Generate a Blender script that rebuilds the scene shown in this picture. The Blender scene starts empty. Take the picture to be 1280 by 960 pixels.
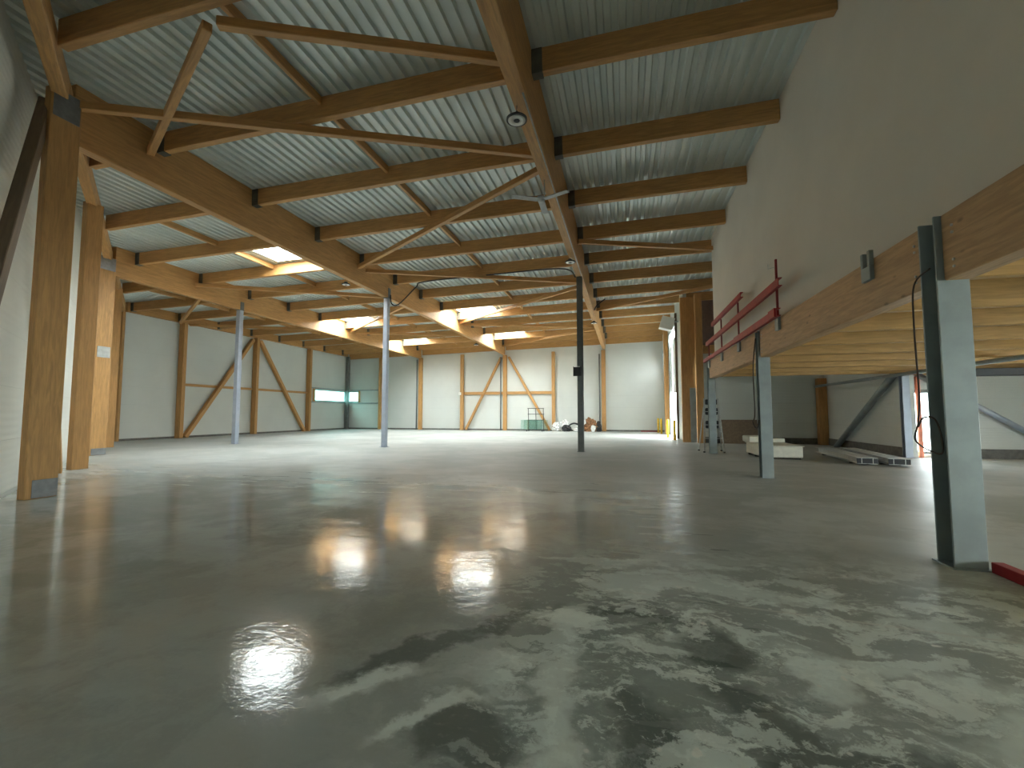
import bpy, bmesh, math, random
from mathutils import Vector, Matrix, noise
random.seed(7)
S = bpy.context.scene
COL = S.collection
PI = math.pi

# ------------------------------------------------------------------ shader helpers
def new_mat(name):
    m = bpy.data.materials.new(name); m.use_nodes = True
    nt = m.node_tree; nt.nodes.clear()
    out = nt.nodes.new('ShaderNodeOutputMaterial')
    b = nt.nodes.new('ShaderNodeBsdfPrincipled')
    nt.links.new(b.outputs[0], out.inputs[0])
    return m, nt, b, out

class NG:
    """small wrapper to chain shader nodes"""
    def __init__(s, nt): s.nt = nt
    def n(s, t, **kw):
        x = s.nt.nodes.new(t)
        for k, v in kw.items(): setattr(x, k, v)
        return x
    def l(s, a, b): s.nt.links.new(a, b)
    def put(s, sock, v):
        if isinstance(v, bpy.types.NodeSocket): s.l(v, sock)
        elif v is not None: sock.default_value = v
    def math(s, op, a, b=None, c=None, clamp=False):
        x = s.n('ShaderNodeMath', operation=op, use_clamp=clamp)
        s.put(x.inputs[0], a)
        if b is not None: s.put(x.inputs[1], b)
        if c is not None: s.put(x.inputs[2], c)
        return x.outputs[0]
    def coord(s, which='Object', scale=(1, 1, 1), loc=(0, 0, 0), rot=(0, 0, 0)):
        t = s.n('ShaderNodeTexCoord'); m = s.n('ShaderNodeMapping')
        m.inputs['Scale'].default_value = scale; m.inputs['Location'].default_value = loc; m.inputs['Rotation'].default_value = rot
        s.l(t.outputs[which], m.inputs['Vector']); return m.outputs[0]
    def noise(s, vec, scale, detail=4, rough=.55, dist=0.):
        x = s.n('ShaderNodeTexNoise'); s.put(x.inputs['Vector'], vec)
        x.inputs['Scale'].default_value = scale; x.inputs['Detail'].default_value = detail
        x.inputs['Roughness'].default_value = rough; x.inputs['Distortion'].default_value = dist
        return x.outputs['Fac']
    def step(s, v, a, b, lo=0., hi=1.):
        x = s.n('ShaderNodeMapRange', interpolation_type='SMOOTHSTEP')
        s.put(x.inputs[0], v); x.inputs[1].default_value = a; x.inputs[2].default_value = b
        x.inputs[3].default_value = lo; x.inputs[4].default_value = hi
        return x.outputs[0]
    def mix(s, f, a, b):
        x = s.n('ShaderNodeMix', data_type='RGBA')
        s.put(x.inputs[0], f)
        for i, v in ((6, a), (7, b)):
            if isinstance(v, tuple): v = (*v[:3], 1.)
            s.put(x.inputs[i], v)
        return x.outputs[2]
    def bump(s, h, strength, dist, bsdf):
        x = s.n('ShaderNodeBump'); x.inputs['Strength'].default_value = strength; x.inputs['Distance'].default_value = dist
        s.put(x.inputs['Height'], h); s.l(x.outputs[0], bsdf.inputs['Normal'])

def plain(name, col, rough=.6, metal=0., var=.12, scale=6., bump=0.):
    m, nt, b, o = new_mat(name); g = NG(nt)
    v = g.noise(g.coord('Object'), scale, 4)
    c = g.mix(g.step(v, .3, .7), tuple(x*(1-var) for x in col), tuple(min(1, x*(1+var)) for x in col))
    g.l(c, b.inputs['Base Color']); b.inputs['Roughness'].default_value = rough; b.inputs['Metallic'].default_value = metal
    if bump: g.bump(v, bump, .02, b)
    return m

def wood(name, col, knots=True, rough=.55):
    m, nt, b, o = new_mat(name); g = NG(nt)
    oi = g.n('ShaderNodeObjectInfo')
    t = g.n('ShaderNodeTexCoord')
    add = g.n('ShaderNodeVectorMath', operation='ADD'); g.l(t.outputs['Object'], add.inputs[0])
    cmb = g.n('ShaderNodeCombineXYZ'); g.l(g.math('MULTIPLY', oi.outputs['Random'], 40.), cmb.inputs[0]); g.l(cmb.outputs[0], add.inputs[1])
    mp = g.n('ShaderNodeMapping'); mp.inputs['Scale'].default_value = (.9, 9, 9); g.l(add.outputs[0], mp.inputs['Vector'])
    gr = g.noise(mp.outputs[0], 2.2, 6, .6, .6)
    mp2 = g.n('ShaderNodeMapping'); mp2.inputs['Scale'].default_value = (.35, 1.2, 25.); g.l(add.outputs[0], mp2.inputs['Vector'])
    lam = g.noise(mp2.outputs[0], 1.0, 2, .4)
    dark = tuple(x*.74 for x in col); lite = tuple(min(1, x*1.18) for x in col)
    c = g.mix(g.step(gr, .3, .72), lite, dark)
    c = g.mix(g.step(lam, .35, .65, 0, .35), c, tuple(x*.85 for x in col))
    c = g.mix(g.math('MULTIPLY', oi.outputs['Random'], .35), c, (col[0]*.8, col[1]*.72, col[2]*.62))
    if knots:
        vo = g.n('ShaderNodeTexVoronoi', feature='F1'); mp3 = g.n('ShaderNodeMapping'); mp3.inputs['Scale'].default_value = (1.3, 3., 3.)
        g.l(add.outputs[0], mp3.inputs['Vector']); g.l(mp3.outputs[0], vo.inputs['Vector']); vo.inputs['Scale'].default_value = 1.6
        c = g.mix(g.step(vo.outputs['Distance'], .05, .13, .7, 0), c, tuple(x*.35 for x in col))
    g.l(c, b.inputs['Base Color']); b.inputs['Roughness'].default_value = rough
    g.bump(gr, .12, .01, b)
    return m

WOOD = wood('glulam_timber', (.54, .295, .105), knots=False)
WOODK = wood('knotty_glulam', (.56, .35, .18))
WOODJ = wood('joist_timber', (.46, .275, .09), knots=False)
CURB = plain('skylight_curb', (.78, .72, .62), .6)
STEEL = plain('grey_painted_steel', (.30, .345, .35), .42, .2, .1, 3)
STEELL = plain('light_blue_grey_steel', (.36, .40, .47), .4, .2, .08, 3)
STEELD = plain('dark_grey_steel', (.16, .17, .165), .45, .3, .12, 4)
GALV = plain('galvanised_plate', (.27, .28, .29), .42, .6, .12, 8)
GALVL = plain('pale_galvanised_plate', (.5, .51, .49), .5, .3, .1, 8)
BRACE = wood('dark_stained_timber', (.15, .10, .06), knots=False)
HANGER = plain('weathered_steel_hanger', (.13, .125, .105), .5, .3, .15, 6)
BLACK = plain('black_plastic', (.02, .02, .022), .5)
CABLE = plain('brown_cable', (.07, .045, .03), .5)
RED = plain('red_painted_steel', (.36, .014, .022), .45, .1, .15, 5)
REDD = plain('dark_red_painted_steel', (.25, .018, .022), .5, .1, .15, 5)
YELLOW = plain('yellow_paint', (.85, .55, .02), .45)
WHITE = plain('white_lacquer', (.78, .78, .75), .5, 0, .03)
FOAM = plain('cream_foam_board', (.72, .70, .60), .8, 0, .06, 7, .3)
PLASTIC = plain('white_plastic_film', (.75, .75, .73), .3, 0, .15, 9, .6)
BAGB = plain('black_plastic_film', (.03, .03, .03), .35, 0, .3, 9, .6)
BROWNJ = plain('brown_waste_heap', (.30, .15, .07), .8, 0, .6, 14, .8)
BOARD = plain('brown_particle_board', (.26, .19, .13), .8, 0, .12, 10)
ALU = plain('brushed_aluminium', (.55, .56, .55), .38, .7, .15, 20)
PLINTH = plain('dark_plinth_strip', (.14, .135, .12), .7, 0, .2)
ORANGE = plain('orange_primer', (.75, .24, .14), .6)
FANW = plain('grey_fan_blade', (.5, .52, .52), .5)
FLOORBATTEN = plain('dark_batten', (.05, .04, .03), .8)
GROUND = plain('outdoor_paving', (.22, .23, .22), .9, 0, .15, .5)
DECKM = plain('mezzanine_deck_board', (.55, .42, .25), .8, 0, .1, 3)
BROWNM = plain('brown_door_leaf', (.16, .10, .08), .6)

# galvanised roof sheeting
SHEET, nt, b, o = new_mat('galvanised_roof_sheet'); g = NG(nt)
v = g.noise(g.coord('Object', (1, .25, 1)), 1.2, 5, .6)
c = g.mix(g.step(v, .3, .7), (.56, .62, .595), (.68, .73, .70))
g.l(c, b.inputs['Base Color']); b.inputs['Roughness'].default_value = .38; b.inputs['Metallic'].default_value = .2
# sandwich wall panels: fine horizontal ribs and wide joints
def panel(name, col, rib=.055, seam=1.0, amt=.35, rough=.45):
    m, nt, b, o = new_mat(name); g = NG(nt)
    t = g.n('ShaderNodeTexCoord'); sp = g.n('ShaderNodeSeparateXYZ'); g.l(t.outputs['Object'], sp.inputs[0])
    w = g.math('SINE', g.math('MULTIPLY', sp.outputs[2], 2*PI/rib))
    fr = g.math('FRACT', g.math('MULTIPLY', sp.outputs[2], 1/seam))
    sm = g.step(fr, .0, .015, 1, 0)
    n_ = g.noise(t.outputs['Object'], .7, 4)
    c = g.mix(g.step(n_, .3, .7), tuple(x*.95 for x in col), col)
    c = g.mix(g.math('MULTIPLY', sm, .35), c, tuple(x*.6 for x in col))
    g.l(c, b.inputs['Base Color']); b.inputs['Roughness'].default_value = rough
    g.bump(g.math('SUBTRACT', w, g.math('MULTIPLY', sm, 3.)), amt, .006, b)
    return m
PANEL = panel('white_sandwich_panel', (.64, .665, .63))
PANELS = panel('ribbed_sandwich_panel', (.70, .71, .65), .14, 1.0, .3, .65)
PLASTER = plain('white_lining_board', (.74, .685, .60), .75, 0, .03, .8)

# glass: lets the sky through with a light gloss
def glass(name, tint=(1, 1, 1), gloss=.08):
    m, nt, b, o = new_mat(name); g = NG(nt)
    nt.nodes.remove(b)
    t = g.n('ShaderNodeBsdfTransparent'); t.inputs[0].default_value = (*tint, 1)
    gl = g.n('ShaderNodeBsdfGlossy'); gl.inputs['Roughness'].default_value = .03
    mx = g.n('ShaderNodeMixShader'); mx.inputs[0].default_value = gloss
    v = g.noise(g.coord('Object'), 3.)           # faint unevenness of the pane
    g.bump_ = None
    g.put(mx.inputs[0], g.step(v, .3, .7, gloss*.7, gloss*1.2))
    g.l(t.outputs[0], mx.inputs[1]); g.l(gl.outputs[0], mx.inputs[2]); g.l(mx.outputs[0], o.inputs[0])
    return m
GLASS = glass('clear_glazing')
GLASST = glass('green_tinted_glazing', (.34, .50, .48))
GLASSS = glass('stacked_float_glass', (.86, .96, .93), .15)

# ------------------------------------------------------------------ polished stained concrete
FLOOR, nt, b, o = new_mat('stained_polished_concrete'); g = NG(nt)
tc = g.n('ShaderNodeTexCoord'); P = tc.outputs['Object']
sx = g.n('ShaderNodeSeparateXYZ'); g.l(P, sx.inputs[0]); X, Y = sx.outputs[0], sx.outputs[1]
n_big = g.noise(P, .16, 5, .6, .4)
n_mid = g.noise(P, .75, 6, .62, .6)
n_fine = g.noise(P, 3.2, 7, .65, .5)
n_spk = g.noise(P, 26., 3, .5)
stv = g.n('ShaderNodeMapping'); stv.inputs['Rotation'].default_value = (0, 0, math.radians(-62)); stv.inputs['Scale'].default_value = (.35, 2.2, 1); g.l(P, stv.inputs['Vector'])
n_str = g.noise(stv.outputs[0], 1.3, 6, .6, .5)
def warp(src, amp, sc, det=5):
    x = g.n('ShaderNodeTexNoise'); g.l(src, x.inputs['Vector']); x.inputs['Scale'].default_value = sc; x.inputs['Detail'].default_value = det; x.inputs['Roughness'].default_value = .62
    a = g.n('ShaderNodeVectorMath', operation='SUBTRACT'); g.l(x.outputs['Color'], a.inputs[0]); a.inputs[1].default_value = (.5, .5, .5)
    m2 = g.n('ShaderNodeVectorMath', operation='SCALE'); g.l(a.outputs[0], m2.inputs[0]); m2.inputs['Scale'].default_value = amp
    ad = g.n('ShaderNodeVectorMath', operation='ADD'); g.l(src, ad.inputs[0]); g.l(m2.outputs[0], ad.inputs[1]); return ad.outputs[0]
PW_ = warp(P, .85, 1.5, 8)
sw = g.n('ShaderNodeSeparateXYZ'); g.l(PW_, sw.inputs[0]); XW, YW = sw.outputs[0], sw.outputs[1]
def blob(cx, cy, rx, ry, rot, edge=.45):
    """soft ellipse on the floor with a ragged rim, 1 inside"""
    c, s_ = math.cos(rot), math.sin(rot)
    dx = g.math('SUBTRACT', XW, cx); dy = g.math('SUBTRACT', YW, cy)
    u = g.math('DIVIDE', g.math('ADD', g.math('MULTIPLY', dx, c), g.math('MULTIPLY', dy, s_)), rx)
    w = g.math('DIVIDE', g.math('SUBTRACT', g.math('MULTIPLY', dy, c), g.math('MULTIPLY', dx, s_)), ry)
    d = g.math('SQRT', g.math('ADD', g.math('MULTIPLY', u, u), g.math('MULTIPLY', w, w)))
    return g.step(d, 1-edge, 1+edge*.5, 1, 0)
def blobs(lst):
    out_ = None
    for a in lst:
        m_ = blob(*a); out_ = m_ if out_ is None else g.math('MAXIMUM', out_, m_)
    return out_
def crust(sc, lo, hi, rot=0., stretch=1., off=0.):
    """ragged patches of slurry, edges broken up at every scale"""
    mp_ = g.n('ShaderNodeMapping'); mp_.inputs['Rotation'].default_value = (0, 0, rot); mp_.inputs['Scale'].default_value = (1/stretch, stretch, 1); mp_.inputs['Location'].default_value = (off, off*.7, 0)
    g.l(PW_, mp_.inputs['Vector']); return g.step(g.noise(mp_.outputs[0], sc, 9, .66, .25), lo, hi)
MID = (.53, .565, .54); DRY_DIMMED = (.43, .435, .41); DARK = (.25, .275, .25); DUST = (.80, .88, .83); WET = (.10, .118, .104)
# colour offsets the light: paler near, darker at the back; sealed, darker front left
far = g.step(g.math('ADD', g.math('ADD', Y, g.math('MULTIPLY', g.math('SUBTRACT', n_big, .5), 12.)), g.math('MULTIPLY', g.math('SUBTRACT', n_str, .5), 7.)), 2.5, 14.)
base = g.mix(far, MID, DRY_DIMMED)
base = g.mix(g.math('MULTIPLY', crust(.34, .45, .56, .2, 1., 5.), g.math('MULTIPLY_ADD', far, -.42, .8)), base, DARK)
base = g.mix(g.math('MULTIPLY', crust(1.1, .48, .60), g.math('MULTIPLY_ADD', far, -.1, .5)), base, (.33, .355, .33))
base = g.mix(g.math('MULTIPLY', g.step(n_str, .48, .66), g.math('MULTIPLY_ADD', far, -.2, .35)), base, DRY_DIMMED)
left = g.step(g.math('ADD', X, g.math('MULTIPLY', g.math('SUBTRACT', n_mid, .5), 2.4)), -1.5, -.2, 1, 0)
near = g.step(g.math('ADD', Y, g.math('MULTIPLY', n_mid, 2.)), 4.0, 7.5, 1, 0)
sealed = g.math('MULTIPLY', left, near)
base = g.mix(g.math('MULTIPLY', sealed, .55), base, (.30, .315, .28))
base = g.mix(g.math('MULTIPLY', g.math('MULTIPLY', sealed, crust(.9, .52, .62, .6, 1.5, 3.)), .35), base, (.43, .45, .38))
# slurry zone in the right foreground
zone = g.math('MULTIPLY', g.step(g.math('ADD', Y, g.math('MULTIPLY', n_big, 1.5)), 4.4, 6.8, 1, 0), g.step(g.math('ADD', X, g.math('MULTIPLY', n_mid, .9)), -.95, .3))
base = g.mix(g.math('MULTIPLY', zone, .65), base, (.29, .33, .305))
slur = g.math('MULTIPLY', zone, crust(1.15, .50, .58, .75, 1.7))
slur2 = g.math('MULTIPLY', zone, crust(2.6, .52, .58, .75, 1.5, 7.))
base = g.mix(g.math('MULTIPLY', slur, .65), base, DUST)
base = g.mix(g.math('MULTIPLY', slur2, .7), base, DUST)
wetm = blobs([(.62, 2.5, .24, .50, .25), (.95, 2.35, .16, .42, .8), (.10, 2.15, .16, .42, .15), (-.72, 2.12, .22, .30, .9), (1.2, 2.25, .42, .10, .9), (-.3, 1.95, .5, .13, .2), (.5, 3.25, .20, .3, .3), (-1.2, 2.9, .12, .9, -.6), (-.05, 3.6, .5, .16, .1)])
wetm = g.math('MULTIPLY', wetm, g.math('SUBTRACT', 1., g.math('MULTIPLY', slur2, .8)))
base = g.mix(g.math('MULTIPLY', wetm, .72), base, WET)
pale = blobs([(-.37, 2.45, .13, .75, .02, .8), (-.40, 3.35, .11, .35, .02, .6), (1.08, 3.05, .15, .3, .4, .3), (-.95, 2.25, .34, .06, .75, .7), (1.6, 3.2, .9, .10, -.2, .8), (1.75, 2.75, .5, .12, .5, .8), (-1.4, 2.4, .08, .4, -.9, .8)])
base = g.mix(g.math('MULTIPLY', pale, .7), base, DUST)
slur3 = g.math('MULTIPLY', zone, crust(2.0, .56, .60, .75, 1.3, 13.))
base = g.mix(g.math('MULTIPLY', slur3, .75), base, (.80, .86, .81))
# chips and plaster spots
vo = g.n('ShaderNodeTexVoronoi', feature='F1'); vo.inputs['Scale'].default_value = 7.; g.l(P, vo.inputs['Vector'])
spots = g.math('MULTIPLY', g.step(vo.outputs['Distance'], .06, .12, 1, 0), g.math('MULTIPLY', zone, g.step(n_fine, .50, .56)))
base = g.mix(g.math('MULTIPLY', spots, .9), base, (.74, .75, .70))
vo2 = g.n('ShaderNodeTexVoronoi', feature='F1'); vo2.inputs['Scale'].default_value = 2.6; g.l(warp(P, .12, 9., 3), vo2.inputs['Vector'])
spots2 = g.math('MULTIPLY', g.step(vo2.outputs['Distance'], .05, .09, 1, 0), g.math('MULTIPLY', zone, g.step(n_mid, .42, .5)))
base = g.mix(g.math('MULTIPLY', spots2, .9), base, (.80, .81, .75))
# fine pale drag line across the floor
ln = g.math('ABSOLUTE', g.math('SUBTRACT', Y, g.math('ADD', g.math('MULTIPLY', X, -.10), 4.02)))
ln = g.math('MULTIPLY', g.step(ln, .006, .025, 1, 0), g.math('MULTIPLY', g.step(X, -.6, .3), g.step(n_fine, .42, .52)))
base = g.mix(g.math('MULTIPLY', ln, .6), base, (.62, .63, .58))
base = g.mix(g.step(n_spk, .55, .75, 0, .18), base, (.5, .5, .46))
g.l(base, b.inputs['Base Color'])
ro = g.math('ADD', g.step(n_mid, .38, .66, .10, .05), g.math('MULTIPLY', g.math('MAXIMUM', g.step(g.math('ADD', Y, g.math('MULTIPLY', n_str, 8.)), 8., 18.), g.math('MULTIPLY', g.step(g.math('ADD', X, g.math('MULTIPLY', n_str, 5.)), .6, 5.), .85)), .42))
ro = g.math('ADD', ro, g.math('MULTIPLY', g.math('MAXIMUM', slur, pale), .25))
g.l(ro, b.inputs['Roughness'])
g.l(g.math('MULTIPLY_ADD', far, -.12, .22), b.inputs['Specular IOR Level'])
n_rip = g.noise(P, 9., 5, .6, .3)
g.bump(g.math('ADD', g.math('MULTIPLY', n_rip, .35), g.math('ADD', g.math('MULTIPLY', n_fine, .5), g.math('MULTIPLY', n_mid, .9))), .085, .05, b)

# ------------------------------------------------------------------ mesh helpers
class MB:
    def __init__(s): s.bm = bmesh.new()
    def box(s, x0, x1, y0, y1, z0, z1, bev=0., M=None):
        r = bmesh.ops.create_cube(s.bm, size=1.)
        vs = r['verts']
        T = Matrix.Translation(((x0+x1)/2, (y0+y1)/2, (z0+z1)/2)) @ Matrix.Diagonal((abs(x1-x0), abs(y1-y0), abs(z1-z0), 1))
        if M is not None: T = M @ T
        bmesh.ops.transform(s.bm, matrix=T, verts=vs)
        if bev:
            es = list({e for v_ in vs for e in v_.link_edges})
            bmesh.ops.bevel(s.bm, geom=es, offset=bev, segments=1, affect='EDGES')
        return s
    def bar(s, p, q, w, h, up=(0, 0, 1), bev=0.):
        s.box(-.5*(Vector(q)-Vector(p)).length, .5*(Vector(q)-Vector(p)).length, -w/2, w/2, -h/2, h/2, bev, frame(p, q, up)); return s
    def tube(s, pts, r, seg=10, cap=True):
        pts = [Vector(p) for p in pts]; rings = []
        prev = None
        for i, p in enumerate(pts):
            d = (pts[min(i+1, len(pts)-1)]-pts[max(i-1, 0)]).normalized()
            if prev is None:
                a = d.orthogonal().normalized()
            else:
                a = (prev - d*prev.dot(d)).normalized()
            prev = a; bb = d.cross(a)
            rr = r[i] if isinstance(r, (list, tuple)) else r
            rings.append([s.bm.verts.new(p + (a*math.cos(2*PI*k/seg)+bb*math.sin(2*PI*k/seg))*rr) for k in range(seg)])
        for A, B in zip(rings, rings[1:]):
            for k in range(seg):
                f = s.bm.faces.new((A[k], A[(k+1) % seg], B[(k+1) % seg], B[k])); f.smooth = True
        if cap:
            s.bm.faces.new(rings[0][::-1]); s.bm.faces.new(rings[-1])
        return s
    def lathe(s, prof, c=(0, 0, 0), seg=24):
        rings = []
        for r, z in prof:
            rings.append([s.bm.verts.new((c[0]+r*math.cos(2*PI*k/seg), c[1]+r*math.sin(2*PI*k/seg), c[2]+z)) for k in range(seg)])
        for A, B in zip(rings, rings[1:]):
            for k in range(seg):
                f = s.bm.faces.new((A[k], A[(k+1) % seg], B[(k+1) % seg], B[k])); f.smooth = True
        s.bm.faces.new(rings[0][::-1]); s.bm.faces.new(rings[-1]); return s
    def blob(s, c, r, seed, amp=.25, freq=2.5, sub=3):
        q = bmesh.ops.create_icosphere(s.bm, subdivisions=sub, radius=1.)
        for v_ in q['verts']:
            d = v_.co.normalized()
            k = 1+amp*noise.noise(d*freq+Vector((seed*3.1, seed*1.7, seed)))+amp*.5*noise.noise(d*freq*2.7+Vector((seed, 0, 9)))
            p = Vector((d.x*r[0], d.y*r[1], d.z*r[2]))*k
            v_.co = Vector(c)+p
            if v_.co.z < .004: v_.co.z = .004
        return s
    def prism(s, poly, z0, z1):
        lo = [s.bm.verts.new((x, y, z0)) for x, y in poly]; hi = [s.bm.verts.new((x, y, z1)) for x, y in poly]
        n_ = len(poly)
        s.bm.faces.new(lo[::-1]); s.bm.faces.new(hi)
        for k in range(n_): s.bm.faces.new((lo[k], lo[(k+1) % n_], hi[(k+1) % n_], hi[k]))
        return s
    def mesh(s, name, mat):
        bmesh.ops.recalc_face_normals(s.bm, faces=s.bm.faces[:])
        me = bpy.data.meshes.new(name); s.bm.to_mesh(me); s.bm.free(); me.materials.append(mat); return me
    def build(s, name, mat, parent=None, loc=None):
        return link(name, s.mesh(name, mat), parent, loc)

def frame(p, q, up=(0, 0, 1)):
    p, q = Vector(p), Vector(q); x = (q-p).normalized(); u = Vector(up)
    if abs(x.dot(u)) > .98: u = Vector((0, 1, 0))
    y = u.cross(x).normalized(); z = x.cross(y)
    M = Matrix((x, y, z)).transposed().to_4x4(); M.translation = (p+q)/2; return M
def link(name, me, parent=None, loc=None):
    ob = bpy.data.objects.new(name, me); COL.objects.link(ob)
    if loc is not None: ob.location = loc
    if parent is not None: ob.parent = parent
    return ob
def tag(ob, label, cat, group=None, kind='thing'):
    ob['label'] = label; ob['category'] = cat
    if group: ob['group'] = group
    if kind: ob['kind'] = kind
    return ob
def empty(name, loc, rz=0.):
    ob = bpy.data.objects.new(name, None); COL.objects.link(ob); ob.location = loc; ob.rotation_euler = (0, 0, rz); ob.empty_display_size = .2; return ob
def struct(ob, label=None, cat=None):
    ob['kind'] = 'structure'
    if label: ob['label'] = label
    if cat: ob['category'] = cat
    return ob
BEAMCACHE = {}
def beam_obj(name, p, q, w, h, mat, parent=None, up=(0, 0, 1), bev=.012):
    L = round((Vector(q)-Vector(p)).length, 3); key = (L, w, h, mat.name, bev)
    if key not in BEAMCACHE:
        BEAMCACHE[key] = MB().box(-L/2, L/2, -w/2, w/2, -h/2, h/2, bev).mesh(name, mat)
    ob = link(name, BEAMCACHE[key]); ob.matrix_world = frame(p, q, up)
    if parent is not None: ob.parent = parent
    return ob
ORD = ['nearest', 'second', 'third', 'fourth', 'fifth', 'sixth', 'seventh', 'eighth', 'ninth', 'tenth', 'eleventh', 'twelfth', 'thirteenth', 'fourteenth']

# ------------------------------------------------------------------ layout (metres; camera above the origin, Y into the hall)
NX, NY = .611, .7917                 # normal of the skew wall on the left
def skew_x(y, off=-1.5): return (off-NY*y)/NX
def skew_y(x, off=-1.5): return (off-NX*x)/NY
def zb(x): return 7.755+.0238*(x+1.9)      # underside of the purlins
def zs(x): return zb(x)+.48                # underside of the roof sheets
G3, G2, GA, GC, GD = -26.62, -18.77, -10.57, -1.72, 9.2
YP = [5.1+2.742*k for k in range(13)]      # purlin rows, the last at 38
YP[-1] = 38.0
BACK = 39.3
RW = 3.1                                    # right wall of the rear part

# ---- floor, ground, roof
fl = MB().prism([(-27.1, 18.2), (-27.1, 39.6), (3.3, 39.6), (3.3, 25.3), (9.6, 25.3), (9.6, 18.75), (14.7, 18.75), (14.7, -13.9)], -.12, 0.)
struct(fl.build('floor', FLOOR))
struct(MB().box(-70, 60, -60, 90, -.3, -.14).build('ground', GROUND))

SKY = [  # skylights: x0, x1, y0, y1
    (-14.25, -11.75, 13.62, 15.75), (-18.5, -16.25, YP[7]+.1, YP[8]-.1), (-10.25, -7.75, YP[7]+.1, YP[8]-.1), (-18.5, -16.25, YP[10]+.1, YP[11]-.1), (-10.25, -7.75, YP[10]+.1, YP[11]-.1)]
PITCH = .25
def rib_at(x):  # rib profile points inside one pitch: (offset, height)
    return [(0, 0), (.10, 0), (.125, .07), (.225, .07), (.25, 0)]
SKY = [(round(a/PITCH)*PITCH, round(b_/PITCH)*PITCH, c_, d_) for a, b_, c_, d_ in SKY]
mb = MB(); bm = mb.bm
x = -27.5
while x < 14.9:
    xm = x+PITCH/2
    y_lo = max(-14.5, skew_y(x, -2.9)) if x < 9 else -14.5
    y_hi = 39.8 if x < 3.2 else (28.6 if x < 9.4 else 18.8)
    cuts = sorted((s_[2], s_[3]) for s_ in SKY if s_[0]-.01 < xm < s_[1]+.01)
    spans = []; cur = y_lo
    for a, b_ in cuts: spans.append((cur, a)); cur = b_
    spans.append((cur, y_hi))
    for a, b_ in spans:
        pr = rib_at(x); row = []
        for dx, dz in pr:
            xx = x+dx; z = zs(xx)+dz
            row.append((bm.verts.new((xx, a, z)), bm.verts.new((xx, b_, z))))
        for (p0, p1), (q0, q1) in zip(row, row[1:]): bm.faces.new((p0, p1, q1, q0))
    x = round(x+PITCH, 4)
bmesh.ops.remove_doubles(bm, verts=bm.verts[:], dist=.001)
struct(mb.build('ceiling', SHEET))
# skylight curbs and panes
SKYLAB = ['rooflight in the bay left of the left girder, nearest the camera', 'rooflight beside the far left girder, the middle one of the left row', 'rooflight beside the left girder, above the first steel column row',
          'rooflight of the left row closest to the back wall', 'rooflight beside the left girder closest to the back wall']
for i, (a, b_, c_, d_) in enumerate(SKY):
    z0 = zs((a+b_)/2)+.0; t = .04; H = .22
    zz0 = z0-.02
    m_ = MB()
    m_.box(a, b_, c_, c_+t, zz0, z0+H); m_.box(a, b_, d_-t, d_, zz0, z0+H)
    m_.box(a, a+t, c_+t, d_-t, zz0, z0+H); m_.box(b_-t, b_, c_+t, d_-t, zz0, z0+H)
    cu = m_.build('window_%d' % (i+2), CURB)
    struct(cu, SKYLAB[i], 'skylight')
    MB().box(a+t, b_-t, c_+t, d_-t, z0+H-.06, z0+H-.04).build('pane', GLASS, cu)
    MB().box((a+b_)/2-.03, (a+b_)/2+.03, c_+t, d_-t, z0+H-.12, z0+H-.06).build('glazing_bar', WHITE, cu)

# ---- walls
HW = 9.0
def wall_boxes(m_, axis, const0, const1, lo, hi, z0, z1, holes):
    """wall slab with rectangular holes (lo,hi,z0,z1 each)"""
    cuts = sorted(holes)
    def bx(a, b_, p, q):
        if b_-a < 1e-4 or q-p < 1e-4: return
        if axis == 'x': m_.box(const0, const1, a, b_, p, q)
        else: m_.box(a, b_, const0, const1, p, q)
    cur = lo
    for (a, b_, p, q) in cuts:
        bx(cur, a, z0, z1); bx(a, b_, z0, p); bx(a, b_, q, z1); cur = b_
    bx(cur, hi, z0, z1)
W0, W1 = 2.64, 3.66
m_ = MB(); wall_boxes(m_, 'x', -27.05, -26.78, 18.0, 39.6, -.1, HW, [(34.6, 39.22, W0, W1)]); struct(m_.build('wall_left', PANEL))
m_ = MB(); wall_boxes(m_, 'y', BACK, 39.55, -26.78, 3.3, -.1, HW, [(-26.68, -25.5, W0, W1)]); struct(m_.build('wall_back', PANEL))
# skew wall (runs from the left corner past the camera)
p0 = Vector((-27.0, skew_y(-27.0, -2.2), 0)); p1 = Vector((14.7, skew_y(14.7, -2.2), 0))
Ls = (p1-p0).length
sk = MB().box(-Ls/2, Ls/2, -.14, .14, -.1, HW).build('wall_front', PANELS)
d_ = (p1-p0).normalized(); sk.location = (p0+p1)/2 - Vector((NX, NY, 0))*.14; sk.rotation_euler = (0, 0, math.atan2(d_.y, d_.x)); struct(sk)
# upper wall standing on the mezzanine beam
struct(MB().box(3.36, 3.52, -5.2, 18.6, 3.5, 8.75).build('wall_right', PLASTER))
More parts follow.
